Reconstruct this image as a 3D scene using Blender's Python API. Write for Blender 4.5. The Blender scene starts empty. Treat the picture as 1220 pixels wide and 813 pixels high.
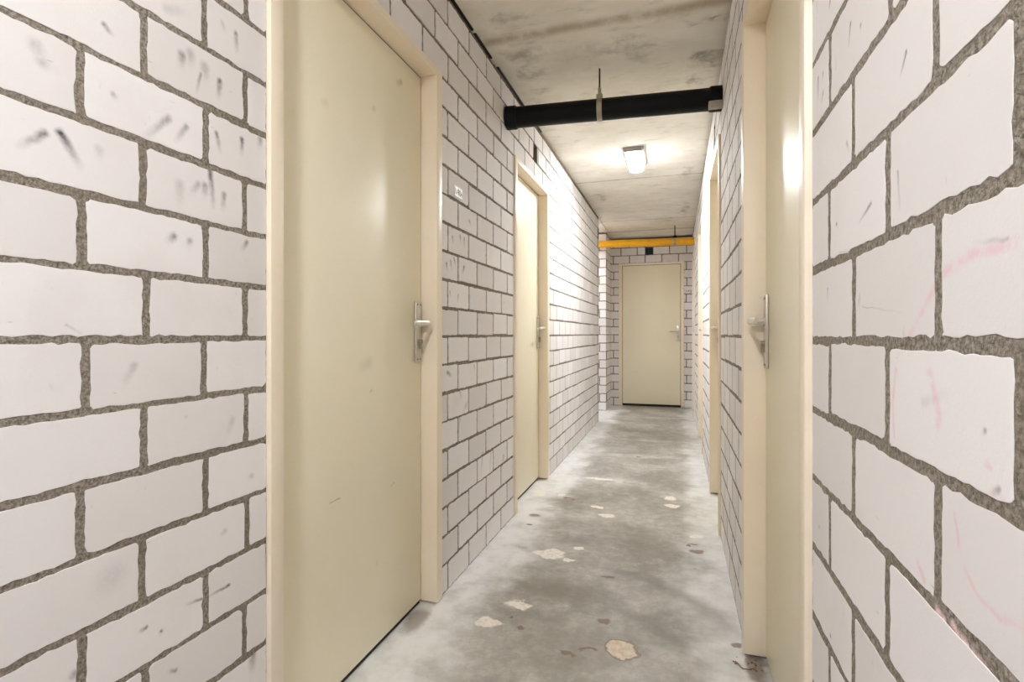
import bpy, bmesh, math, random
from mathutils import Vector
R_ = random.Random(7)
C = bpy.context.scene.collection
# ------------------------------------------------------------------ camera numbers (photo 1220x813)
F, VPU, YH, WL, WR, EYE = 629.37, 805.89, 398.18, .8832, .2164, 1.0355
TH = math.atan((VPU - 610) / F); CT, ST = math.cos(TH), math.sin(TH)
CEIL, YEND, YBACK = 2.425, 7.78, -2.6
CH, PITCH = .114, .2255           # brick course and brick length with joint

def on_wall(u, v, X):             # photo pixel -> (Y, Z) on the plane X
    a = (u - 610) / F; Y = X * (CT + a * ST) / (a * CT - ST); d = -X * ST + Y * CT
    return Y, EYE + (YH - v) * d / F
def on_flat(u, v, z):             # photo pixel -> (X, Y) on a level plane
    d = (z - EYE) * F / (YH - v); a = (u - 610) / F * d
    return a * CT - d * ST, a * ST + d * CT

# ------------------------------------------------------------------ materials
def srgb(r, g, b):
    f = lambda x: (x / 255 / 12.92) if x / 255 <= .04045 else ((x / 255 + .055) / 1.055) ** 2.4
    return (f(r), f(g), f(b), 1)

def chain(g, gi, go, val):          # M = max(previous, val); P is handed on so the spots are worked out one after another
    N, L = g.nodes, g.links
    g.interface.new_socket('Prev', in_out='INPUT', socket_type='NodeSocketFloat'); g.interface.new_socket('P', in_out='OUTPUT', socket_type='NodeSocketVector')
    mx = N.new('ShaderNodeMath'); mx.operation = 'MAXIMUM'; L.new(val, mx.inputs[0]); L.new(gi.outputs['Prev'], mx.inputs[1]); L.new(mx.outputs[0], go.inputs['M'])
    k = N.new('ShaderNodeMath'); k.operation = 'MULTIPLY'; k.inputs[1].default_value = 1e-9; L.new(mx.outputs[0], k.inputs[0])
    a = N.new('ShaderNodeVectorMath'); a.operation = 'ADD'; L.new(gi.outputs['P'], a.inputs[0]); L.new(k.outputs[0], a.inputs[1]); L.new(a.outputs[0], go.inputs['P'])
def group_blob():
    g = bpy.data.node_groups.new('soft_blob', 'ShaderNodeTree'); I = g.interface
    for n, t in (('P', 'NodeSocketVector'), ('C', 'NodeSocketVector'), ('R', 'NodeSocketVector'), ('Rot', 'NodeSocketFloat'), ('Soft', 'NodeSocketFloat'), ('Amt', 'NodeSocketFloat')):
        I.new_socket(n, in_out='INPUT', socket_type=t)
    I.new_socket('M', in_out='OUTPUT', socket_type='NodeSocketFloat')
    N, L = g.nodes, g.links
    gi, go = N.new('NodeGroupInput'), N.new('NodeGroupOutput')
    s = N.new('ShaderNodeVectorMath'); s.operation = 'SUBTRACT'; L.new(gi.outputs['P'], s.inputs[0]); L.new(gi.outputs['C'], s.inputs[1])
    r = N.new('ShaderNodeVectorRotate'); r.rotation_type = 'Z_AXIS'; L.new(s.outputs[0], r.inputs['Vector']); L.new(gi.outputs['Rot'], r.inputs['Angle'])
    d = N.new('ShaderNodeVectorMath'); d.operation = 'DIVIDE'; L.new(r.outputs[0], d.inputs[0]); L.new(gi.outputs['R'], d.inputs[1])
    l = N.new('ShaderNodeVectorMath'); l.operation = 'LENGTH'; L.new(d.outputs[0], l.inputs[0])
    o = N.new('ShaderNodeMath'); o.operation = 'SUBTRACT'; o.inputs[0].default_value = 1; L.new(gi.outputs['Soft'], o.inputs[1])
    m = N.new('ShaderNodeMapRange'); m.interpolation_type = 'SMOOTHSTEP'
    L.new(l.outputs['Value'], m.inputs['Value']); L.new(o.outputs[0], m.inputs['From Min']); m.inputs['From Max'].default_value = 1
    L.new(gi.outputs['Amt'], m.inputs['To Min']); m.inputs['To Max'].default_value = 0
    chain(g, gi, go, m.outputs['Result'])
    return g
def group_stroke():               # a smear from A to B that fades towards B
    g = bpy.data.node_groups.new('smear', 'ShaderNodeTree'); I = g.interface
    for n, t in (('P', 'NodeSocketVector'), ('A', 'NodeSocketVector'), ('D', 'NodeSocketVector'), ('Inv', 'NodeSocketFloat'), ('W', 'NodeSocketFloat'), ('Amt', 'NodeSocketFloat'), ('Tail', 'NodeSocketFloat')):
        I.new_socket(n, in_out='INPUT', socket_type=t)
    I.new_socket('M', in_out='OUTPUT', socket_type='NodeSocketFloat')
    N, L = g.nodes, g.links
    gi, go = N.new('NodeGroupInput'), N.new('NodeGroupOutput')
    s = N.new('ShaderNodeVectorMath'); s.operation = 'SUBTRACT'; L.new(gi.outputs['P'], s.inputs[0]); L.new(gi.outputs['A'], s.inputs[1])
    dt = N.new('ShaderNodeVectorMath'); dt.operation = 'DOT_PRODUCT'; L.new(s.outputs[0], dt.inputs[0]); L.new(gi.outputs['D'], dt.inputs[1])
    t = N.new('ShaderNodeMath'); t.operation = 'MULTIPLY'; t.use_clamp = True; L.new(dt.outputs['Value'], t.inputs[0]); L.new(gi.outputs['Inv'], t.inputs[1])
    k = N.new('ShaderNodeVectorMath'); k.operation = 'SCALE'; L.new(gi.outputs['D'], k.inputs[0]); L.new(t.outputs[0], k.inputs['Scale'])
    e = N.new('ShaderNodeVectorMath'); e.operation = 'SUBTRACT'; L.new(s.outputs[0], e.inputs[0]); L.new(k.outputs[0], e.inputs[1])
    l = N.new('ShaderNodeVectorMath'); l.operation = 'LENGTH'; L.new(e.outputs[0], l.inputs[0])
    am = N.new('ShaderNodeMapRange'); L.new(t.outputs[0], am.inputs['Value']); L.new(gi.outputs['Amt'], am.inputs['To Min']); L.new(gi.outputs['Tail'], am.inputs['To Max'])
    m = N.new('ShaderNodeMapRange'); m.interpolation_type = 'SMOOTHSTEP'
    L.new(l.outputs['Value'], m.inputs['Value']); m.inputs['From Min'].default_value = 0; L.new(gi.outputs['W'], m.inputs['From Max'])
    L.new(am.outputs['Result'], m.inputs['To Min']); m.inputs['To Max'].default_value = 0
    chain(g, gi, go, m.outputs['Result'])
    return g
G_BLOB, G_STROKE = group_blob(), group_stroke()

class Mat:
    def __init__(s, name, rough=.6, metal=0, spec=.5):
        s.m = bpy.data.materials.new(name); s.m.use_nodes = True
        s.N, s.L = s.m.node_tree.nodes, s.m.node_tree.links
        s.b = s.N['Principled BSDF']; s.b.inputs['Roughness'].default_value = rough
        s.b.inputs['Metallic'].default_value = metal; s.b.inputs['Specular IOR Level'].default_value = spec
        s.pos = s.N.new('ShaderNodeNewGeometry').outputs['Position']
    def put(s, sock, v):
        if hasattr(v, 'is_linked') or isinstance(v, bpy.types.NodeSocket): s.L.new(v, sock)
        else: sock.default_value = v
    def math(s, op, a, b=0., clamp=False):
        n = s.N.new('ShaderNodeMath'); n.operation = op; n.use_clamp = clamp; s.put(n.inputs[0], a); s.put(n.inputs[1], b); return n.outputs[0]
    def vec(s, op, a, b):
        n = s.N.new('ShaderNodeVectorMath'); n.operation = op; s.put(n.inputs[0], a); s.put(n.inputs[1], b); return n.outputs[0]
    def noise(s, scale, detail=4, rough=.55, vec=None, stretch=None, color=False, dist=0):
        v = vec or s.pos
        if stretch: v = s.vec('MULTIPLY', v, stretch)
        n = s.N.new('ShaderNodeTexNoise'); s.L.new(v, n.inputs['Vector'])
        n.inputs['Scale'].default_value = scale; n.inputs['Detail'].default_value = detail; n.inputs['Roughness'].default_value = rough; n.inputs['Distortion'].default_value = dist
        return n.outputs['Color' if color else 'Fac']
    def ramp(s, v, a, b, lo=0., hi=1.):
        n = s.N.new('ShaderNodeMapRange'); n.interpolation_type = 'SMOOTHSTEP'; s.put(n.inputs['Value'], v)
        n.inputs['From Min'].default_value = a; n.inputs['From Max'].default_value = b; n.inputs['To Min'].default_value = lo; n.inputs['To Max'].default_value = hi
        return n.outputs['Result']
    def mix(s, f, a, b, mode='MIX'):
        n = s.N.new('ShaderNodeMix'); n.data_type = 'RGBA'; n.blend_type = mode
        s.put(n.inputs[0], f); s.put(n.inputs[6], a); s.put(n.inputs[7], b); return n.outputs[2]
    def attr(s, name):
        n = s.N.new('ShaderNodeAttribute'); n.attribute_name = name; return n.outputs['Fac']
    def warp(s, vec, amt, scale):
        n = s.noise(scale, 3, .6, vec=vec, color=True)
        n = s.vec('SUBTRACT', n, (.5, .5, .5)); n = s.vec('MULTIPLY', n, (amt, amt, 0)); return s.vec('ADD', vec, n)
    def swizzle(s, a, b):
        sp = s.N.new('ShaderNodeSeparateXYZ'); s.L.new(s.pos, sp.inputs[0]); c = s.N.new('ShaderNodeCombineXYZ')
        s.L.new(sp.outputs[a], c.inputs[0]); s.L.new(sp.outputs[b], c.inputs[1]); return c.outputs[0]
    def sep(s, k):
        sp = s.N.new('ShaderNodeSeparateXYZ'); s.L.new(s.pos, sp.inputs[0]); return sp.outputs[k]
    def blob(s, P, c, r, rot=0, soft=.4, amt=1, node=False):
        n = s.N.new('ShaderNodeGroup'); n.node_tree = G_BLOB; s.L.new(P, n.inputs['P'])
        n.inputs['C'].default_value = (*c, 0); n.inputs['R'].default_value = (r[0], r[1], 1); n.inputs['Rot'].default_value = -rot; n.inputs['Soft'].default_value = soft; n.inputs['Amt'].default_value = amt
        return n if node else n.outputs[0]
    def stroke(s, P, a, b, w, amt=1, tail=.1, node=False):
        n = s.N.new('ShaderNodeGroup'); n.node_tree = G_STROKE; s.L.new(P, n.inputs['P'])
        d = (b[0] - a[0], b[1] - a[1], 0); n.inputs['A'].default_value = (*a, 0); n.inputs['D'].default_value = d
        n.inputs['Inv'].default_value = 1 / max(1e-7, d[0] ** 2 + d[1] ** 2); n.inputs['W'].default_value = w; n.inputs['Amt'].default_value = amt; n.inputs['Tail'].default_value = tail
        return n if node else n.outputs[0]
    def run(s, fn, P, items):        # the strongest of many spots
        prev = None
        for it in items:
            n = fn(P, *it, node=True)
            if prev is not None: s.L.new(prev, n.inputs['Prev'])
            prev, P = n.outputs['M'], n.outputs['P']
        return prev
    def strokes(s, P, items): return s.run(s.stroke, P, items)
    def blobs(s, P, items): return s.run(s.blob, P, items)
    def maxed(s, lst):
        r = lst[0]
        for x in lst[1:]: r = s.math('MAXIMUM', r, x)
        return r
    def bump(s, h, strength=.3, dist=.01):
        n = s.N.new('ShaderNodeBump'); n.inputs['Strength'].default_value = strength; n.inputs['Distance'].default_value = dist
        s.L.new(h, n.inputs['Height']); s.L.new(n.outputs[0], s.b.inputs['Normal'])
    def color(s, v): s.put(s.b.inputs['Base Color'], v); return s.m

def plain(name, col, rough=.5, metal=0, spec=.5, var=.06, scale=30):
    m = Mat(name, rough, metal, spec)
    n = m.noise(scale, 4); dark = tuple(c * (1 - var * 2) for c in col[:3]) + (1,)
    return m.color(m.mix(m.ramp(n, .3, .7), dark, col))

# --- smudges on the bricks, as (u1,v1,u2,v2,width m,amount) read from the photo
SM_L = [(124,30,134,42,.007,.7),(42,54,52,72,.016,.3),(50,74,62,82,.014,.3),(53,159,23,174,.010,.75),(72,158,95,197,.011,.95),(74,159,78,165,.008,.95),(118,178,120,190,.012,.22),
 (201,141,173,163,.011,.55),(222,151,209,168,.010,.5),(217,66,216,80,.014,.6),(227,64,227,80,.016,.35),(244,80,244,96,.016,.4),(239,88,234,110,.006,.6),(262,97,260,116,.010,.8),
 (281,40,282,62,.009,.65),(265,28,268,38,.010,.25),(258,159,262,181,.008,.65),(288,166,288,183,.009,.85),(250,201,254,246,.010,.95),(214,220,214,246,.016,.25),(236,220,227,231,.012,.4),
 (244,222,244,234,.013,.55),(267,232,265,249,.010,.6),(199,10,226,15,.016,.2),(207,282,200,287,.012,.6),(226,287,225,294,.011,.45),(294,289,289,298,.009,.6),(160,436,146,460,.011,.28),
 (79,387,98,399,.004,.3),(273,697,249,711,.005,.95),(240,714,221,721,.005,.7),(174,748,165,753,.006,.7),(192,753,191,756,.006,.7),(209,799,200,801,.007,.6),(89,804,82,810,.012,.5),
 (301,778,301,800,.016,.65),(134,690,142,705,.045,.16),(135,113,139,119,.009,.35),(300,567,296,570,.01,.3),(268,633,262,639,.01,.25),(310,166,309,176,.012,.45),(277,500,270,520,.012,.2),
 (532,314,533,323,.012,.7),(537,311,538,321,.010,.7),(541,308,543,317,.012,.6),(553,318,551,326,.012,.8),(548,281,549,289,.010,.7),(539,282,540,290,.010,.6),(553,284,553,294,.011,.6),
 (559,263,561,268,.012,.5),(533,444,538,448,.014,.7),(565,436,566,441,.012,.5),(548,467,550,474,.012,.4),(556,482,552,490,.018,.3),(548,500,546,510,.018,.25),(575,541,573,566,.018,.35),
 (600,543,598,560,.014,.5),(585,540,583,570,.014,.3),(546,352,545,360,.011,.5),(536,348,537,356,.01,.4),(533,228,534,232,.008,.7)]
SM_R = [(1080,62,1073,92,.004,.7),(1013,29,1011,54,.005,.75),(1025,30,1025,36,.005,.6),(989,0,988,11,.005,.8),(975,93,975,118,.006,.7),(981,87,980,97,.005,.6),(981,110,979,122,.006,.55),
 (1070,205,1072,248,.004,.45),(1038,243,1024,266,.004,.7),(997,267,998,269,.004,.6),(1009,170,1012,180,.005,.4),(986,344,986,360,.004,.5),(1174,513,1171,517,.004,.6),(1201,284,1160,290,.003,.3),
 (1190,584,1183,589,.005,.5),(989,757,990,761,.005,.85),(976,627,977,628,.004,.6),(882,202,881,212,.016,.6),(1000,300,1040,300,.002,.2),(1027,366,1075,372,.0015,.3),(1100,480,1130,470,.008,.12)]
PINK = [(1213,288,1160,303,.007),(1160,303,1128,322,.008),(1128,322,1112,345,.007),(1112,345,1092,385,.007),(1092,385,1076,412,.006),(1068,440,1064,480,.006),(1064,480,1066,520,.005),(1108,445,1120,495,.009),
 (1120,495,1118,505,.009),(1137,612,1142,650,.004),(1150,680,1165,712,.004),(1165,712,1190,735,.004),(1190,735,1218,745,.006),(1180,592,1195,600,.008),(1093,670,1100,690,.006),(1176,553,1180,556,.005)]

def brick_mat(marks=(), pink=()):
    m = Mat('white_sandlime_brick' + ('_smudged' if marks or pink else ''), .75, spec=.25)
    tone = m.attr('tone')
    base = m.mix(tone, srgb(226, 222, 221), srgb(240, 237, 238))
    n1 = m.noise(5, 5, .6); base = m.mix(m.ramp(n1, .48, .75, 0, .35), base, srgb(222, 216, 213))
    n2 = m.noise(38, 3, .6, stretch=(1, 1, .5)); base = m.mix(m.ramp(n2, .69, .78, 0, .30), base, srgb(170, 163, 158))
    n3 = m.noise(60, 2, .5, stretch=(1, .35, 2)); base = m.mix(m.ramp(n3, .74, .80, 0, .35), base, srgb(120, 112, 106))
    P = m.warp(m.swizzle(1, 2), .006, 60)
    if marks:
        sm = m.strokes(P, [(p, q, w, k, k * .12) for p, q, w, k in marks])
        sm = m.math('MULTIPLY', sm, m.ramp(m.noise(110, 3, .6), .25, .6, .55, 1))
        base = m.mix(m.math('MULTIPLY', sm, 1.05, True), base, srgb(54, 50, 50))
    if pink:
        pk = m.strokes(P, [(p, q, w, .34, .34) for p, q, w in pink])
        base = m.mix(m.math('MULTIPLY', pk, m.ramp(m.noise(55, 4, .7), .3, .6)), base, srgb(236, 165, 186))
    m.bump(m.noise(220, 3, .6), .12, .002)
    return m.color(base)
def mortar_mat():
    m = Mat('grey_mortar', .9, spec=.15)
    n = m.noise(180, 5, .7); c = m.mix(m.ramp(n, .3, .7), srgb(98, 90, 79), srgb(172, 164, 152))
    c = m.mix(m.ramp(m.noise(4, 3), .4, .7, 0, .4), c, srgb(120, 110, 96))
    P = m.warp(m.swizzle(1, 2), .006, 60); right = m.math('GREATER_THAN', m.sep(0), .1)
    fl = [(1116,727,1124,738),(1135,745,1141,757),(1146,762,1152,771),(1160,780,1175,800),(1062,556,1066,559),(1137,599,1139,600)]
    pk = m.strokes(P, [(on_wall(a, b, WR), on_wall(p, q, WR), .007, 1, 1) for a, b, p, q in fl])
    c = m.mix(m.math('MULTIPLY', pk, right), c, srgb(238, 206, 210))
    m.bump(m.noise(130, 4, .65), .9, .006)
    return m.color(c)
def floor_mat():
    m = Mat('worn_concrete_floor', .5, spec=.35)
    P = m.warp(m.swizzle(0, 1), .10, 7); Pf = m.warp(m.warp(m.swizzle(0, 1), .085, 11), .02, 45)
    n1 = m.noise(2.2, 6, .6); n2 = m.noise(9, 6, .65); n3 = m.noise(40, 4, .6)
    c = m.mix(m.ramp(n1, .35, .65), srgb(144, 139, 130), srgb(182, 179, 172))
    c = m.mix(m.ramp(n2, .45, .75, 0, .55), c, srgb(202, 200, 196))
    c = m.mix(m.ramp(n3, .55, .8, 0, .25), c, srgb(120, 112, 103))
    n4 = m.noise(21, 6, .7); c = m.mix(m.ramp(n4, .42, .58, .28, 0), c, srgb(122, 116, 106)); c = m.mix(m.ramp(n4, .56, .72, 0, .30), c, srgb(206, 203, 198))
    # pale paint dust drifting out from the wall bases
    x = m.sep(0); xw = m.math('ADD', x, m.math('MULTIPLY', m.math('SUBTRACT', m.noise(3.5, 5, .6), .5), .5))
    edge = m.math('MAXIMUM', m.ramp(xw, -.60, -.80, 0, 1), m.ramp(xw, .0, .2, 0, .85))
    c = m.mix(m.math('MULTIPLY', m.math('MULTIPLY', edge, m.ramp(n2, .25, .6, .55, 1)), .92), c, srgb(232, 233, 233))
    pale = m.blobs(P, [((-.30, 4.6), (.55, .10), .1, .9, .6), ((-.38, 3.75), (.40, .16), -.1, .9, .65), ((-.75, 2.5), (.18, .55), .1, .9, .7), ((-.25, 5.3), (.5, .12), 0, .9, .4),
        ((.12, 3.3), (.12, .8), 0, .9, .6), ((-.5, 3.0), (.2, .14), .3, .9, .45), ((-.15, 6.75), (.7, .10), .1, .8, .3), ((.05, 2.3), (.15, .35), 0, .9, .5)])
    c = m.mix(m.math('MULTIPLY', pale, m.ramp(n2, .3, .6)), c, srgb(222, 221, 219))
    dark = m.blobs(P, [((-.46, 2.10), (.26, .16), .3, .9, .8), ((-.33, 1.75), (.32, .18), .1, .9, .7), ((-.20, 2.75), (.22, .25), .4, .9, .55), ((-.10, 5.6), (.35, .5), 0, .9, .5), ((-.18, 3.3), (.2, .3), 0, .9, .4), ((-.5, 2.62), (.15, .12), 0, .9, .6)])
    c = m.mix(m.math('MULTIPLY', dark, .8), c, srgb(124, 116, 105))
    # arcs rubbed into the floor by a sweeping door
    arcs = []
    for cx, cy, r, w, k in ((-.50, 1.62, .78, .07, .5), (-.42, 1.5, .55, .05, .3), (-.55, 1.75, 1.02, .03, .2)):
        v = m.vec('SUBTRACT', P, (cx, cy, 0)); n = m.N.new('ShaderNodeVectorMath'); n.operation = 'LENGTH'; m.L.new(v, n.inputs[0])
        a = m.ramp(m.math('ABSOLUTE', m.math('SUBTRACT', n.outputs['Value'], r)), 0, w, k, 0)
        arcs.append(m.math('MULTIPLY', a, m.blob(m.swizzle(0, 1), (cx + .45, cy + .55), (.42, .42), 0, .6, 1)))
    c = m.mix(m.maxed(arcs), c, srgb(110, 105, 97))
    c = m.mix(m.math('MULTIPLY', m.blobs(P, [((.235, 1.79), (.045, .12), 0, .5, 1), ((-.90, 1.72), (.05, .12), 0, .6, .8)]), .8), c, srgb(112, 100, 88))
    # filler patches and chips
    cream = [(655,660,.082,.062,0),(690,654,.030,.022,0),(677,667,.035,.022,0),(618,720,.055,.040,0),(583,742,.055,.042,0),(799,594,.045,.055,0),(800,603,.05,.04,0),(722,614,.050,.042,0),(712,605,.035,.03,0),
             (713,571,.13,.028,0),(669,590,.035,.035,0),(645,590,.03,.03,0),(640,585,.02,.03,0),(830,640,.03,.03,0)]
    pc = m.blobs(Pf, [(on_flat(u, v, 0), (a, b), r, .25, 1) for u, v, a, b, r in cream])
    c = m.mix(m.math('MULTIPLY', pc, m.ramp(m.noise(60, 4), .3, .55, .55, 1)), c, srgb(232, 226, 216))
    rd = on_flat(740, 774, 0); disc = m.blob(Pf, rd, (.052, .055), 0, .12, 1); ring = m.math('SUBTRACT', m.blob(Pf, rd, (.062, .066), 0, .1, 1), disc, True)
    c = m.mix(disc, c, m.mix(m.ramp(m.noise(50, 4), .35, .65), srgb(196, 176, 152), srgb(214, 204, 190))); c = m.mix(m.math('MULTIPLY', ring, .6), c, srgb(120, 100, 84))
    chips = [(637,615,.04,.03),(631,625,.03,.02),(825,648,.03,.012),(830,657,.035,.026),(819,650,.015,.02),(624,747,.014,.014),(610,735,.010,.01),(676,594,.02,.02),(682,595,.012,.02),(676,777,.04,.012),(720,740,.03,.012),(724,688,.04,.02),(761,545,.02,.02),(700,775,.03,.01),(880,770,.02,.02)]
    pd = m.blobs(Pf, [(on_flat(u, v, 0), (a, b), 0, .4, .8) for u, v, a, b in chips])
    c = m.mix(pd, c, srgb(118, 98, 84))
    sp = m.noise(75, 2, .5); c = m.mix(m.ramp(sp, .74, .78, 0, .6), c, srgb(92, 80, 70))
    m.put(m.b.inputs['Roughness'], m.ramp(n2, .3, .7, .38, .62))
    m.bump(m.math('ADD', m.noise(14, 5, .6), m.math('MULTIPLY', pc, .5)), .12, .01)
    return m.color(c)
def ceiling_mat():
    m = Mat('stained_concrete_ceiling', .85, spec=.2)
    P = m.warp(m.warp(m.swizzle(0, 1), .30, 5), .12, 16); Pf = m.warp(m.swizzle(0, 1), .06, 16)
    n1 = m.noise(2.0, 6, .62, stretch=(1, 1.5, 1)); n2 = m.noise(11, 6, .65, stretch=(.6, 1.4, 1))
    c = m.mix(m.ramp(n1, .35, .68), srgb(230, 225, 212), srgb(245, 241, 231))
    c = m.mix(m.ramp(n2, .52, .78, 0, .45), c, srgb(160, 153, 140))
    blobs = [(840,70,.13,.10,.8),(832,92,.06,.10,.7),(846,22,.09,.03,.7),(745,52,.10,.10,.45),(770,60,.08,.14,.35),(630,75,.12,.25,.6),(600,20,.10,.08,.5),(715,235,.10,.25,.5),(820,205,.07,.20,.5),(815,250,.07,.5,.6),(790,262,.3,.20,.35),(700,60,.3,.08,.25),(640,110,.12,.06,.3)]
    g = m.blobs(P, [(on_flat(u, v, CEIL), (a, b), 0, .85, k) for u, v, a, b, k in blobs])
    c = m.mix(m.math('MULTIPLY', g, m.ramp(m.noise(7, 5, .7), .38, .62, .12, 1)), c, srgb(118, 108, 90))
    # formwork seams across the passage, one with a rusty tide mark
    y = m.sep(1); yw = m.math('ADD', y, m.math('MULTIPLY', m.math('SUBTRACT', m.noise(3, 4), .5), .05))
    for u, v, w, k, col in ((700, 30, .06, .65, srgb(150, 128, 92)), (720, 200, .035, .55, srgb(240, 238, 234)), (720, 216, .02, .6, srgb(120, 112, 100)), (760, 262, .04, .4, srgb(140, 130, 112)), (760, 275, .08, .4, srgb(140, 130, 112))):
        y0 = on_flat(u, v, CEIL)[1]; f = m.ramp(m.math('ABSOLUTE', m.math('SUBTRACT', yw, y0)), 0, w, k, 0)
        c = m.mix(m.math('MULTIPLY', f, m.ramp(m.noise(4, 5, .7, stretch=(2, 1, 1)), .25, .6, .25, 1)), c, col)
    m.bump(m.noise(24, 5, .6, stretch=(.5, 1.5, 1)), .2, .01)
    return m.color(c)
def door_mat():
    m = Mat('cream_door_paint', .36, spec=.5)
    c = m.mix(m.ramp(m.noise(1.6, 4), .35, .7), srgb(243, 235, 211), srgb(246, 239, 217))
    P = m.warp(m.swizzle(1, 2), .006, 50); left = m.math('LESS_THAN', m.sep(0), -.8)
    X = -.937
    sc = [(405,594,393,600,.003,.6),(470,575,466,580,.003,.45),(478,98,474,99,.018,.4),(446,129,444,130,.014,.22),(388,122,385,123,.02,.12),(440,432,432,436,.03,.16),(443,465,441,467,.006,.3),(449,670,449,672,.012,.12)]
    f = m.math('MULTIPLY', left, m.strokes(P, [(on_wall(a, b, X), on_wall(p, q, X), w, k, k * .6) for a, b, p, q, w, k in sc]))
    c = m.mix(f, c, srgb(120, 100, 60))
    m.bump(m.noise(9, 3), .02, .004)
    return m.color(c)
def frame_mat():
    m = Mat('cream_frame_paint', .38, spec=.4)
    c = m.mix(m.ramp(m.noise(3, 4), .35, .7), srgb(243, 230, 209), srgb(246, 235, 217))
    c = m.mix(m.ramp(m.noise(34, 3, .6), .74, .79, 0, .35), c, srgb(180, 160, 132))
    low = m.math('MULTIPLY', m.ramp(m.sep(2), .9, 0, 0, 1), m.ramp(m.noise(26, 4, .7, stretch=(1, 1, .4)), .68, .76))
    c = m.mix(m.math('MULTIPLY', low, .7), c, srgb(110, 98, 84))
    return m.color(c)
M = dict(brick=brick_mat(), mortar=mortar_mat(), floor=floor_mat(), ceil=ceiling_mat(), door=door_mat(), frame=frame_mat(),
    alu=plain('satin_aluminium', srgb(218, 214, 202), .36, .6, var=.03), dark=plain('dark_metal', srgb(52, 48, 42), .4, .7),
    gap_shade=plain('black_gap_shade', srgb(16, 15, 14), .6), pvc=plain('black_drain_pipe_plastic', srgb(6, 6, 8), .5, spec=.22, scale=8),  # black for strips that stand in for shade in gaps
    steel=plain('zinc_steel', srgb(178, 170, 150), .4, .6, var=.1), yellow=plain('yellow_gas_pipe_paint', srgb(244, 178, 8), .35, var=.08, scale=12),
    white=plain('white_plastic', srgb(232, 230, 225), .4, var=.02), grey=plain('grey_plastic', srgb(150, 148, 142), .5), ink=plain('dark_lettering', srgb(45, 45, 42), .6),
    foam=plain('grey_gap_filler', srgb(124, 110, 88), .9, var=.25, scale=40), crumb=plain('brown_dirt', srgb(160, 134, 108), .9, var=.25, scale=60), block=plain('pale_mortar_block', srgb(186, 178, 162), .8, var=.12))
def emit(name, col, k):              # a prismatic cover: most of its light leaves downwards
    m = Mat(name, .4); m.put(m.b.inputs['Base Color'], (.8, .8, .8, 1)); m.put(m.b.inputs['Emission Color'], col); 
    nz = m.N.new('ShaderNodeSeparateXYZ'); m.L.new(m.N.new('ShaderNodeNewGeometry').outputs['Normal'], nz.inputs[0])
    m.put(m.b.inputs['Emission Strength'], m.ramp(m.math('MULTIPLY', nz.outputs[2], -1), .5, .95, k * .05, k)); return m.m
M['lamp'] = emit('lit_lamp_diffuser', (.965, .985, 1, 1), 225); M['lamp_side'] = emit('lit_lamp_diffuser_side', (.955, .985, 1, 1), 175); M['lamp_near'] = emit('lit_lamp_diffuser_near', (.97, .985, 1, 1), 215)

# ------------------------------------------------------------------ object helpers
def link(name, bm, mats, parent=None, smooth=False, recalc=True):
    if recalc: bmesh.ops.recalc_face_normals(bm, faces=bm.faces)
    me = bpy.data.meshes.new(name); bm.to_mesh(me); bm.free()
    for m in (mats if isinstance(mats, (list, tuple)) else [mats]): me.materials.append(m)
    if smooth:
        for p in me.polygons: p.use_smooth = True
        me.set_sharp_from_angle(angle=math.radians(40))
    o = bpy.data.objects.new(name, me); C.objects.link(o)
    if parent: o.parent = parent; o.matrix_parent_inverse = parent.matrix_world.inverted()
    return o
def empty(name, loc=(0, 0, 0)):
    o = bpy.data.objects.new(name, None); o.empty_display_size = .05; o.location = loc; C.objects.link(o)
    bpy.context.view_layer.update(); return o
def tag(o, label, cat, kind=None, group=None):
    o['label'] = label; o['category'] = cat
    if kind: o['kind'] = kind
    if group: o['group'] = group
    return o
ident = lambda a, b, z: (a, b, z)
def box(bm, f, a0, a1, b0, b1, z0, z1, bev=0, mat=0, seg=2):
    vs = [bm.verts.new(f(a, b, z)) for a in (a0, a1) for b in (b0, b1) for z in (z0, z1)]
    fs = [bm.faces.new([vs[i] for i in q]) for q in ((0, 1, 3, 2), (4, 6, 7, 5), (0, 4, 5, 1), (2, 3, 7, 6), (0, 2, 6, 4), (1, 5, 7, 3))]
    for q in fs: q.material_index = mat
    if bev:
        es = list({e for q in fs for e in q.edges})
        r = bmesh.ops.bevel(bm, geom=es, offset=bev, segments=seg, affect='EDGES', profile=.5)
        for q in r['faces']: q.material_index = mat
def sweep(bm, pts, radii, n=16, cap=True, up=Vector((0, 0, 1)), mat=0):   # radii: (horizontal, vertical) per point
    pts = [Vector(p) for p in pts]; rings = []
    for i, p in enumerate(pts):
        t = (pts[min(i + 1, len(pts) - 1)] - pts[max(i - 1, 0)]).normalized()
        s = t.cross(up)
        if s.length < .05: s = t.cross(Vector((0, 1, 0)))
        s.normalize(); w = s.cross(t).normalized(); ra, rb = radii[i] if isinstance(radii, list) else radii
        rings.append([bm.verts.new(p + s * ra * math.cos(k * 2 * math.pi / n) + w * rb * math.sin(k * 2 * math.pi / n)) for k in range(n)])
    for a, b in zip(rings, rings[1:]):
        for k in range(n): bm.faces.new((a[k], a[(k + 1) % n], b[(k + 1) % n], b[k])).material_index = mat
    if cap: bm.faces.new(rings[0][::-1]); bm.faces.new(rings[-1])
def tube(bm, p, q, r, n=24, **k): sweep(bm, [p, q], (r, r), n, **k)
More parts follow.
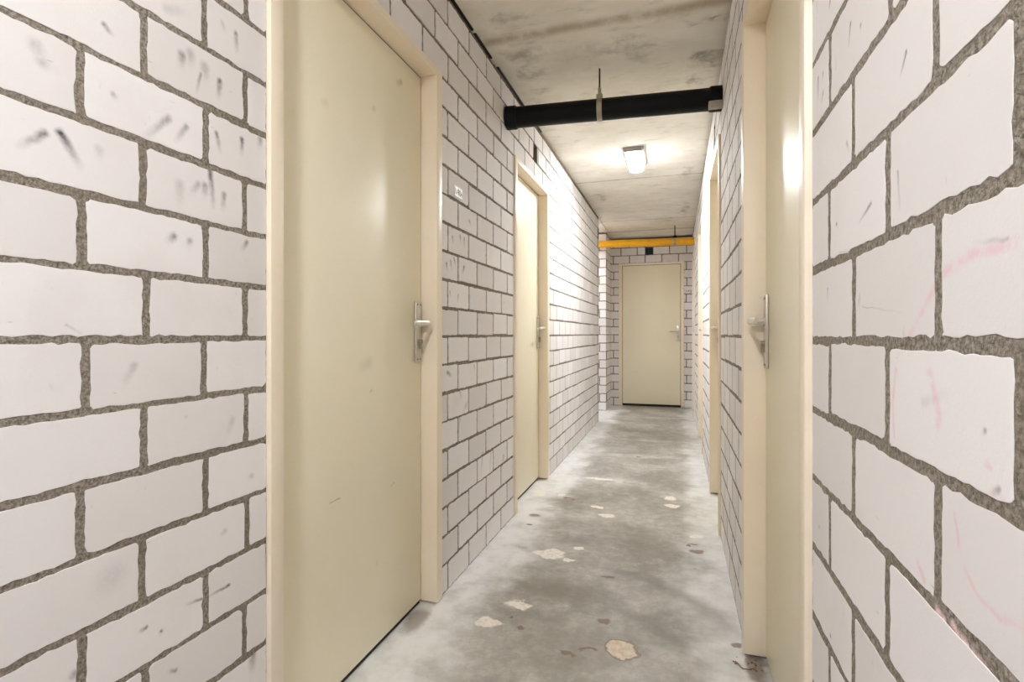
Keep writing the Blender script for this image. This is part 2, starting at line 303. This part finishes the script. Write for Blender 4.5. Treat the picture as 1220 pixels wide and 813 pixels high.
def ring_tube(bm, p, q, r, thick, n=32):        # a hollow band around the axis p-q
    p, q = Vector(p), Vector(q); t = (q - p).normalized(); s = t.cross(Vector((0, 0, 1))).normalized(); w = s.cross(t)
    R4 = []
    for c, rr in ((p, r), (p, r + thick), (q, r + thick), (q, r)):
        R4.append([bm.verts.new(c + (s * math.cos(k * 2 * math.pi / n) + w * math.sin(k * 2 * math.pi / n)) * rr) for k in range(n)])
    for i in range(4):
        a, b = R4[i], R4[(i + 1) % 4]
        for k in range(n): bm.faces.new((a[k], a[(k + 1) % n], b[(k + 1) % n], b[k]))

# ------------------------------------------------------------------ brick walls
JOINT, JZ = .0145, .0125
REC = lambda a: .0007 if a < 1.0 else .0035      # the joints are raked deeper beyond the first doors
def cut_spans(spans, h0, h1):
    out = []
    for a, b in spans:
        if h1 <= a or h0 >= b: out.append((a, b)); continue
        if h0 > a: out.append((a, h0))
        if h1 < b: out.append((h1, b))
    return out
def brick(bm, f, tone_l, a0, a1, z0, z1, fine, tone, mi=0):
    w, h = a1 - a0, z1 - z0
    if w < .012 or h < .012: return
    r = [min(R_.choice((.002, .003, .004, .005, .006, .012 if R_.random() < .25 else .004)), w * .4, h * .4) for _ in range(4)]
    out = []; step = .012 if fine else .07
    def edge(p, q):
        n = max(1, int(math.hypot(q[0] - p[0], q[1] - p[1]) / step))
        return [(p[0] + (q[0] - p[0]) * i / n, p[1] + (q[1] - p[1]) * i / n) for i in range(n + 1)]
    cs = [(a0, z0), (a1, z0), (a1, z1), (a0, z1)]; nxt = [(1, 0), (0, 1), (-1, 0), (0, -1)]
    cur = []
    for i in range(4):
        c = cs[i]; d = nxt[i]; e = nxt[i - 1]
        p = (c[0] - e[0] * r[i], c[1] - e[1] * r[i]); q = (c[0] + d[0] * r[i], c[1] + d[1] * r[i])
        mid = (c[0] + (d[0] - e[0]) * r[i] * .29, c[1] + (d[1] - e[1]) * r[i] * .29)
        cur += ([p, mid, q] if fine else [p, q])
        j = (i + 1) % 4; p2 = (cs[j][0] - d[0] * r[j], cs[j][1] - d[1] * r[j])
        cur += edge(q, p2)[1:-1]
    k = .0010 if fine else .0004
    cur = [(x + R_.gauss(0, k), z + R_.gauss(0, k)) for x, z in cur]
    cx, cz = (a0 + a1) / 2, (z0 + z1) / 2; out_d = R_.uniform(-.0002, .0004); ins = .0005
    def ring(inset, d):
        return [bm.verts.new(f(x - math.copysign(min(inset, abs(x - cx)), x - cx) * (abs(x - cx) > w * .5 - .012), d, z - math.copysign(min(inset, abs(z - cz)), z - cz) * (abs(z - cz) > h * .5 - .012))) for x, z in cur]
    A, B, D = ring(ins, out_d), ring(0, out_d - .0003), ring(0, -.0075)
    fs = [bm.faces.new(A)]
    n = len(cur)
    for P, Q in ((A, B), (B, D)):
        for i in range(n): fs.append(bm.faces.new((P[i], P[(i + 1) % n], Q[(i + 1) % n], Q[i])))
    for q in fs: q.material_index = mi; q[tone_l] = tone
MARKS = {'wall_left': ([(on_wall(a, b, -WL), on_wall(c, d, -WL), w, k) for a, b, c, d, w, k in SM_L], []),
         'wall_right': ([(on_wall(a, b, WR), on_wall(c, d, WR), w, k) for a, b, c, d, w, k in SM_R], [(on_wall(a, b, WR), on_wall(c, d, WR), w) for a, b, c, d, w in PINK])}
DEEP = {'wall_left': 'side', 'wall_right': 'side'}
def wall(name, f, a0, a1, segs, holes, label, fine_to=99, fine_from=-99, zt=CEIL, thick=.10, skew_tone=.5):
    """segs: (from, to, joint of even courses, joint of odd courses); holes: (a0,a1,z0,z1)"""
    bm = bmesh.new(); tl = bm.faces.layers.float.new('tone'); mats = [M['brick'], M['mortar']]
    marks, pink = MARKS.get(name, ((), ()))
    def touch(p, q, w, x0, x1, z0, z1): return min(p[0], q[0]) - w < x1 and max(p[0], q[0]) + w > x0 and min(p[1], q[1]) - w < z1 and max(p[1], q[1]) + w > z0
    top = 21 * CH
    A = sorted({a0, a1, *[x for h in holes for x in h[:2]]}); A = sorted({*A, 1.0}) if a0 < 1.0 < a1 and name in DEEP else A; Z = sorted({-.02, top, *[min(x, top) for h in holes for x in h[2:]]})
    for i in range(len(A) - 1):
        for j in range(len(Z) - 1):
            ca, cz = (A[i] + A[i + 1]) / 2, (Z[j] + Z[j + 1]) / 2
            if any(h[0] < ca < h[1] and h[2] < cz < h[3] for h in holes): continue
            box(bm, f, A[i], A[i + 1], -thick, -(.0003 if name == 'wall_right' else REC(ca)) if name in DEEP else -.0035, Z[j], Z[j + 1], mat=1)
    box(bm, f, a0, a1, -thick, -.09, top - .01, zt + .02, mat=1)      # packed joint under the slab
    for s0, s1, ev, od in segs:
        for k in range(21):
            z0, z1 = k * CH, (k + 1) * CH
            sp = [(s0, s1)]
            for h in holes:
                if h[2] < z1 - .02 and h[3] > z0 + .02: sp = cut_spans(sp, h[0], h[1])
            ph = ev if k % 2 == 0 else od
            for b0, b1 in sp:
                n = math.ceil((b0 - ph) / PITCH + 1e-6); js = []
                while ph + n * PITCH < b1 - 1e-6: js.append(ph + n * PITCH + R_.gauss(0, .0022)); n += 1
                e = [b0 - JOINT / 2] + js + [b1 + JOINT / 2]
                for x, y in zip(e, e[1:]):
                    dz = R_.gauss(0, .0012)
                    ms = [q for q in marks if touch(*q[:3], x, y, z0, z1)]; pk = [q for q in pink if touch(*q, x, y, z0, z1)]; mi = 0
                    if ms or pk: mats.append(brick_mat(ms, pk)); mi = len(mats) - 1
                    brick(bm, f, tl, max(x + JOINT / 2, b0), min(y - JOINT / 2, b1), max(z0 + JZ / 2 + dz, .003), z1 - JZ / 2 + dz, fine_from < (x + y) / 2 < fine_to, R_.random(), mi)
    o = link(name, bm, mats); return tag(o, label, 'wall', 'structure')
fL = lambda a, b, z: (-WL + b, a, z); fR = lambda a, b, z: (WR - b, a, z); fE = lambda a, b, z: (a, YEND - b, z)
fS = lambda a, b, z: (a, 7.2 - b, z); fT = lambda a, b, z: (-.91 + b, a, z); fN = lambda a, b, z: (a, 6.31 + b, z); fB = lambda a, b, z: (a, YBACK + b, z); fC = lambda a, b, z: (-3.2 + b, a, z)
# door openings along each side: outer near, inner near, inner far, outer far
DL = [(.973, 1.015, 1.838, 1.888), (2.868, 2.910, 3.655, 3.708)]
DR = [(.990, 1.032, 1.838, 1.888), (2.878, 2.920, 3.640, 3.690), (4.80, 4.842, 5.56, 5.61), (6.80, 6.842, 7.56, 7.61)]
ZF = 2.056
hl = [(a, d, -.05, ZF) for a, b, c, d in DL] + [(3.30, 3.405, 19 * CH, 20 * CH)]
hr = [(a, d, -.05, ZF) for a, b, c, d in DR] + [(3.30, 3.40, 19 * CH, 20 * CH)]
wall('wall_left', fL, YBACK, 6.31, [(YBACK, .973, .586, .687), (.973, 2.868, 1.967, 2.071), (2.868, 3.708, 3.10, 3.20), (3.708, 6.31, 3.998, 3.882)], hl, 'white sand-lime brick wall with smudges along the left side of the passage', 2.9, .0)
wall('wall_right', fR, YBACK, YEND, [(YBACK, .99, .884, .775), (.99, 2.878, 2.42, 2.532), (2.878, 4.80, 3.10, 3.22), (4.80, YEND, 5.7, 5.8)], hr, 'white sand-lime brick wall close beside the camera on the right', 2.9, .0)
DE = (-.801, -.749, .059, .105)
wall('wall_end', fE, -.91, WR, [(-.91, WR, -.424, -.316 + .0)], [(DE[0], DE[3], -.05, ZF), (-.430, -.318, 19 * CH, 20 * CH)], 'shaded brick wall closing the far end around a single door')
wall('wall_return', fT, 7.225, YEND, [(7.2, YEND, 7.31, 7.42)], [], 'short brick return between the side passage and the far door')
wall('wall_side_far', fS, -3.2, -.91, [(-3.2, -.91, -1.12, -.997)], [], 'brick wall on the far side of the side passage')
wall('wall_side_near', fN, -3.2, -WL - .0, [(-3.2, -WL, -1.0, -.95)], [], 'brick wall on the near side of the side passage')
wall('wall_back', fB, -WL, WR, [(-WL, WR, -.4, -.3)], [], 'brick wall closing the passage behind the camera')
wall('wall_side_end', fC, 6.31, 7.2, [(6.31, 7.2, 6.5, 6.6)], [], 'brick wall closing the side passage')

bm = bmesh.new(); box(bm, ident, -3.4, .5, YBACK - .2, YEND + .25, -.12, 0)
tag(link('floor', bm, M['floor']), 'worn grey concrete floor with pale filler patches', 'floor', 'structure')
bm = bmesh.new(); box(bm, ident, -WL - .1, .5, YBACK - .2, YEND + .25, CEIL, CEIL + .12); box(bm, ident, -3.4, -WL - .1, 6.2, YEND + .25, CEIL - .012, CEIL + .12); box(bm, ident, -WL - .1, -WL - .005, 6.31, 7.25, CEIL - .012, CEIL)
tag(link('ceiling', bm, M['ceil']), 'stained concrete slab ceiling with formwork seams', 'ceiling', 'structure')

# crumbly filler strips in the gap above the left wall
bm = bmesh.new()
for f, y, yend in ((fL, YBACK, 6.31), (fR, YBACK, YEND)):
    while y < yend - .01:
        l = min(R_.uniform(.12, .45), yend - y); hgt = R_.uniform(.012, .018) if (y < 3.0 and R_.random() < .8) else .0305
        box(bm, f, y, y + l - .001, -.085, -R_.uniform(.002, .006), 21 * CH - .006, 21 * CH + hgt, .002); y += l
o = link('trim_1', bm, M['foam']); tag(o, 'crumbly grey filler in the gap between the brick walls and the ceiling', 'trim', 'structure')

bm = bmesh.new(); y = .4
while y < 3.4:                       # ragged black strip painting the shade of the gap between filler and slab
    l = R_.uniform(.10, .42); box(bm, fL, y, y + l, -.07, .0005 + R_.uniform(0, .002), CEIL - R_.uniform(.007, .014), CEIL, .001); y += l + R_.choice((.0, .0, .03, .10))
tag(link('gap_shade_strip', bm, M['gap_shade']), 'ragged black strip standing in for the shaded gap along the top of the left wall before the black pipe', 'trim', 'structure')

# ------------------------------------------------------------------ doors
def handle(root, f, a, s, face):         # a: plate centre along the wall, s: lever direction along the wall
    bm = bmesh.new(); box(bm, f, a - .0225, a + .0225, face, face + .0085, .928, 1.158, .003)
    pl = link('handle_plate', bm, M['alu'], root, True); zl = 1.075
    bm = bmesh.new(); P = []; Rr = []
    for i in range(3): P.append((a, face + .008 + .014 * i, zl)); Rr.append((.0095, .0095))
    for i in range(1, 6):
        t = i / 5 * math.pi / 2; P.append((a + s * .017 * (1 - math.cos(t)), face + .036 + .017 * math.sin(t), zl)); Rr.append((.0095 - .0015 * i / 5, .0095 + .001 * i / 5))
    for i in range(1, 9):
        P.append((a + s * (.017 + .0125 * i), face + .053 - .0005 * i, zl - .00006 * i * i)); Rr.append((.0068 - .0001 * i, .0105 + .0002 * i))
    Rr[-1] = (.0045, .007)
    sweep(bm, [f(*p) for p in P], Rr, 18)
    link('lever', bm, M['alu'], pl, True)
    bm = bmesh.new(); tube(bm, f(a, face + .008, zl), f(a, face + .013, zl), .0135, 24); link('lever_collar', bm, M['alu'], pl, True)
    bm = bmesh.new(); tube(bm, f(a, face + .008, 1.006), f(a, face + .021, 1.006), .0088, 24); box(bm, f, a - .0048, a + .0048, face + .008, face + .020, .979, 1.004, .002)
    lc = link('lock_cylinder', bm, M['steel'], pl, True)
    for z in (.940, 1.146):
        for d in (-.011, .011):
            bm = bmesh.new(); tube(bm, f(a + d, face + .0082, z), f(a + d, face + .0094, z), .0032, 12); link('screw', bm, M['dark'], pl, True)
def door(n, f, D, label, hinge_low=True, leaf_b=-.054, p=.012, gap=.018):
    o0, i0, i1, o1 = D
    root = empty('door_%d' % n, f((o0 + o1) / 2, 0, 0)); tag(root, label, 'door', 'structure')
    zi = 2.024
    bm = bmesh.new(); e = .0015
    box(bm, f, o0 + e, i0, -.115, p, .009, ZF - e, .003); box(bm, f, i1, o1 - e, -.115, p, .009, ZF - e, .003); box(bm, f, i0 - .004, i1 + .004, -.115, p - .0004, zi, ZF - e, .003)
    link('door_frame', bm, M['frame'], root, True)
    bm = bmesh.new(); sb = leaf_b - .042                          # rebate stop, with black strips standing in for shade in the leaf gaps
    box(bm, f, i0, i0 + .022, -.114, sb, .003, zi); box(bm, f, i1 - .022, i1, -.114, sb, .003, zi); box(bm, f, i0 + .022, i1 - .022, -.114, sb, zi - .022, zi)
    for q0, q1 in ((i0 - .0005, i0 + .0042), (i1 - .0042, i1 + .0005)): box(bm, f, q0, q1, sb, leaf_b - .004, .012, zi)
    box(bm, f, i0, i1, sb, leaf_b - .004, zi - .0042, zi + .0005)
    link('rebate_stop_gap_shade', bm, M['gap_shade'], root)
    bm = bmesh.new(); g = .005
    box(bm, f, i0 + g, i1 - g, leaf_b - .040, leaf_b, gap, zi - g, .002); link('door_leaf', bm, M['door'], root, True)
    bm = bmesh.new(); box(bm, f, i0 + g, i1 - g, leaf_b - .036, leaf_b - .006, .002, gap + .001); link('bottom_gap_shade', bm, M['gap_shade'], root)  # black fill that paints the shade of the open gap under the leaf
    if hinge_low: handle(root, f, i1 - .036, -1, leaf_b)
    else: handle(root, f, i0 + .036, 1, leaf_b)
    return root
door(1, fL, DL[0], 'large cream door nearest on the left, closed, with lever handle')
door(2, fL, DL[1], 'second cream door on the left, beyond the black pipe, lit white')
door(3, fR, DR[0], 'cream door nearest on the right, seen edge on')
door(4, fR, DR[1], 'second cream door on the right, just beyond the black pipe')
door(5, fR, DR[2], 'third cream door on the right, half way to the end')
door(6, fR, DR[3], 'last cream door on the right, beside the yellow pipe')
door(7, fE, DE, 'cream door in the end wall facing the camera', leaf_b=-.008, p=.012, gap=.034)

# ------------------------------------------------------------------ pipes and their hangers
d = empty('drain_pipe', (-.33, 2.78, 2.15)); tag(d, 'black plastic drain pipe crossing the passage under the ceiling', 'pipe')
pa, pb = Vector((-WL + .002, 2.735, 2.209)), Vector((WR - .002, 2.826, 2.211)); ax = (pb - pa).normalized()
bm = bmesh.new(); tube(bm, pa, pb, .055, 48); link('pipe_run', bm, M['pvc'], d, True)
for q, s in ((pa, 1), (pb, -1)):
    bm = bmesh.new(); sweep(bm, [q, q + ax * s * .052, q + ax * s * .058], [(.0615, .0615), (.0615, .0615), (.0575, .0575)], 48); link('collar', bm, M['pvc'], d, True)
h = empty('pipe_hanger', (-.386, 2.785, CEIL)); tag(h, 'steel clamp and threaded rod holding the black pipe', 'pipe hanger')
pc = pa + ax * ((-.386 + WL) / ax.x)
bm = bmesh.new(); ring_tube(bm, pc - ax * .013, pc + ax * .013, .0553, .003, 40); link('clamp_band', bm, M['steel'], h, True)
top = pc + Vector((0, 0, .058))
bm = bmesh.new(); box(bm, ident, top.x - .016, top.x + .016, top.y - .013, top.y + .013, top.z - .003, top.z + .022, .003); link('clamp_lug', bm, M['steel'], h, True)
bm = bmesh.new(); tube(bm, top + Vector((0, 0, .018)), top + Vector((0, 0, .055)), .0085, 6); link('nut', bm, M['steel'], h, True)
bm = bmesh.new(); tube(bm, top + Vector((0, 0, .05)), (top.x, top.y, CEIL), .0045, 12); link('rod', bm, M['dark'], h, True)
bm = bmesh.new(); box(bm, ident, .150, WR + .001, 2.735, 2.775, 2.137, 2.170, .004)
tag(link('support_block', bm, M['block']), 'pale grey block under the right end of the black pipe', 'block')

d = empty('gas_pipe', (-.5, 7.08, 2.17)); tag(d, 'yellow gas pipe crossing above the far door', 'pipe')
ga, gb = Vector((-3.19, 7.08, 2.237 + .05)), Vector((WR - .002, 7.08, 2.214)); ga.z = 2.214 + (2.237 - 2.214) * (3.4 / 1.2)
bm = bmesh.new(); tube(bm, ga, gb, .047, 40); link('pipe_run', bm, M['yellow'], d, True)
bm = bmesh.new(); ring_tube(bm, gb - Vector((.012, 0, 0)), gb, .047, .006, 40); link('wall_collar', bm, M['yellow'], d, True)
h = empty('pipe_hanger', (-.019, 7.08, CEIL)); tag(h, 'steel clamp and rod holding the yellow pipe near the right wall', 'pipe hanger')
ax = (gb - ga).normalized(); pc = ga + ax * ((-.019 - ga.x) / ax.x)
bm = bmesh.new(); ring_tube(bm, pc - ax * .016, pc + ax * .016, .0472, .0035, 40); link('clamp_band', bm, M['steel'], h, True)
bm = bmesh.new(); box(bm, ident, pc.x - .022, pc.x + .022, pc.y - .014, pc.y + .014, pc.z + .049, pc.z + .075, .003); link('clamp_lug', bm, M['dark'], h, True)
bm = bmesh.new(); tube(bm, pc + Vector((0, 0, .07)), (pc.x, pc.y, CEIL), .006, 12); link('rod', bm, M['dark'], h, True)

# ------------------------------------------------------------------ lamps (all real fittings on the slab)
def lamp(x, y, label, ang=0, zc=CEIL, mat='lamp'):
    r = empty('ceiling_lamp', (x, y, zc)); tag(r, label, 'lamp', group='bulkhead lamps along the passage')
    ca, sa = math.cos(ang), math.sin(ang); f = lambda a, b, z: (x + a * ca - b * sa, y + a * sa + b * ca, zc - z)
    bm = bmesh.new(); box(bm, f, -.078, .078, -.20, .20, .0, .022, .004); link('base_plate', bm, M['grey'], r, True)
    bm = bmesh.new()                       # rounded, tapering prism diffuser
    lay = [(.060, .185, .022), (.058, .183, .05), (.050, .172, .078), (.040, .160, .086)]; rings = []
    for w, l, z in lay:
        ring = []
        for cx, cy, a0 in ((w, l, 0), (-w, l, 90), (-w, -l, 180), (w, -l, 270)):
            for k in range(5):
                t = math.radians(a0 + k * 22.5); rr = .018
                ring.append(bm.verts.new(f(cx - math.copysign(rr, cx) + rr * math.cos(t), cy - math.copysign(rr, cy) + rr * math.sin(t), z)))
        rings.append(ring)
    n = len(rings[0])
    for a, b in zip(rings, rings[1:]):
        for k in range(n): bm.faces.new((a[k], a[(k + 1) % n], b[(k + 1) % n], b[k]))
    bm.faces.new(rings[-1]); bm.faces.new(rings[0])
    link('diffuser', bm, M[mat], r, True)
    for s in (-1, 1):
        bm = bmesh.new(); box(bm, f, -.066, .066, s * .192 - .006, s * .192 + .006, .02, .034, .003); link('end_clip', bm, M['grey'], r, True)
    return r
lamp(-.305, 4.20, 'lit bulkhead lamp on the ceiling beyond the black pipe')
lamp(-.305, -.25, 'lit bulkhead lamp on the ceiling behind the camera', mat='lamp_near')
lamp(-1.75, 6.78, 'lit bulkhead lamp on the ceiling of the side passage', math.pi / 2, CEIL - .012, 'lamp_side')

# ------------------------------------------------------------------ number plates
def plate(f, a0, a1, z0, z1, txt, label, flip=1):
    r = empty('number_plate', f((a0 + a1) / 2, 0, z0)); tag(r, label, 'sign')
    bm = bmesh.new(); box(bm, f, a0, a1, 0, .003, z0, z1, .0008); link('plate', bm, M['white'], r)
    cu = bpy.data.curves.new('t', 'FONT'); cu.body = txt; cu.size = 1; cu.align_x = 'CENTER'; cu.align_y = 'CENTER'
    t = bpy.data.objects.new('t', cu); C.objects.link(t); dg = bpy.context.evaluated_depsgraph_get(); me = bpy.data.meshes.new_from_object(t.evaluated_get(dg)); bpy.data.objects.remove(t)
    xs = [v.co.x for v in me.vertices]; ys = [v.co.y for v in me.vertices]; w, h = max(xs) - min(xs), max(ys) - min(ys); cx, cy = (max(xs) + min(xs)) / 2, (max(ys) + min(ys)) / 2
    W, H = (a1 - a0) * .86, (z1 - z0) * .62
    for v in me.vertices:
        v.co = f((a0 + a1) / 2 + flip * (v.co.x - cx) / w * W, .0036, (z0 + z1) / 2 + (v.co.y - cy) / h * H)
    me.materials.append(M['ink']); o = bpy.data.objects.new('lettering', me); C.objects.link(o); o.parent = r; o.matrix_parent_inverse = r.matrix_world.inverted()
plate(fL, 2.030, 2.112, 1.612, 1.656, '1-904', 'small white number plate on bricks beside the near left door')
plate(fE, .122, .208, 1.612, 1.658, '1-912', 'small white number plate on bricks right of the far door')

# ------------------------------------------------------------------ dirt at the foot of the near right frame
bm = bmesh.new()
for _ in range(22):
    x, y, s = R_.uniform(.175, .262), R_.uniform(1.77, 1.832), R_.uniform(.001, .0045)
    v = bmesh.ops.create_icosphere(bm, subdivisions=1, radius=s)['verts']
    for q in v: q.co = Vector((q.co.x * R_.uniform(.7, 1.5), q.co.y * R_.uniform(.7, 1.4), q.co.z * .6)) + Vector((x, y, s * .5))
tag(link('dirt_crumbs', bm, M['crumb']), 'brown dirt crumbs at the foot of the near right door frame', 'dirt', 'stuff')
bm = bmesh.new(); pts = [(*on_flat(u, v, .003), z) for u, v, z in ((873, 788, .003), (879, 791, .004), (885, 797, .003), (892, 799, .006), (897, 797, .004), (902, 800, .003))]
sweep(bm, pts, (.0018, .0018), 8); tag(link('wire_scrap', bm, M['crumb']), 'bent scrap of brown wire lying beside the dirt crumbs', 'wire')

# ------------------------------------------------------------------ camera, world, colour
cd = bpy.data.cameras.new('camera'); cam = bpy.data.objects.new('camera', cd); C.objects.link(cam)
cam.location = (0, 0, EYE); cam.rotation_euler = (math.pi / 2, 0, TH)
cd.sensor_fit = 'HORIZONTAL'; cd.sensor_width = 36; cd.lens = F / 1220 * 36; cd.shift_y = -(406.5 - YH) / 1220; cd.clip_start = .02
sc = bpy.context.scene; sc.camera = cam
w = bpy.data.worlds.new('world'); sc.world = w; w.use_nodes = True; w.node_tree.nodes['Background'].inputs[0].default_value = (.01, .01, .01, 1)
sc.view_settings.view_transform = 'Standard'; sc.view_settings.look = 'None'; sc.view_settings.gamma = 1; sc.view_settings.use_curve_mapping = False; sc.view_settings.exposure = .5
cy = sc.cycles; cy.max_bounces = 14; cy.diffuse_bounces = 8; cy.glossy_bounces = 4; cy.use_denoising = True; cy.sample_clamp_indirect = 6; cy.caustics_reflective = False; cy.caustics_refractive = False
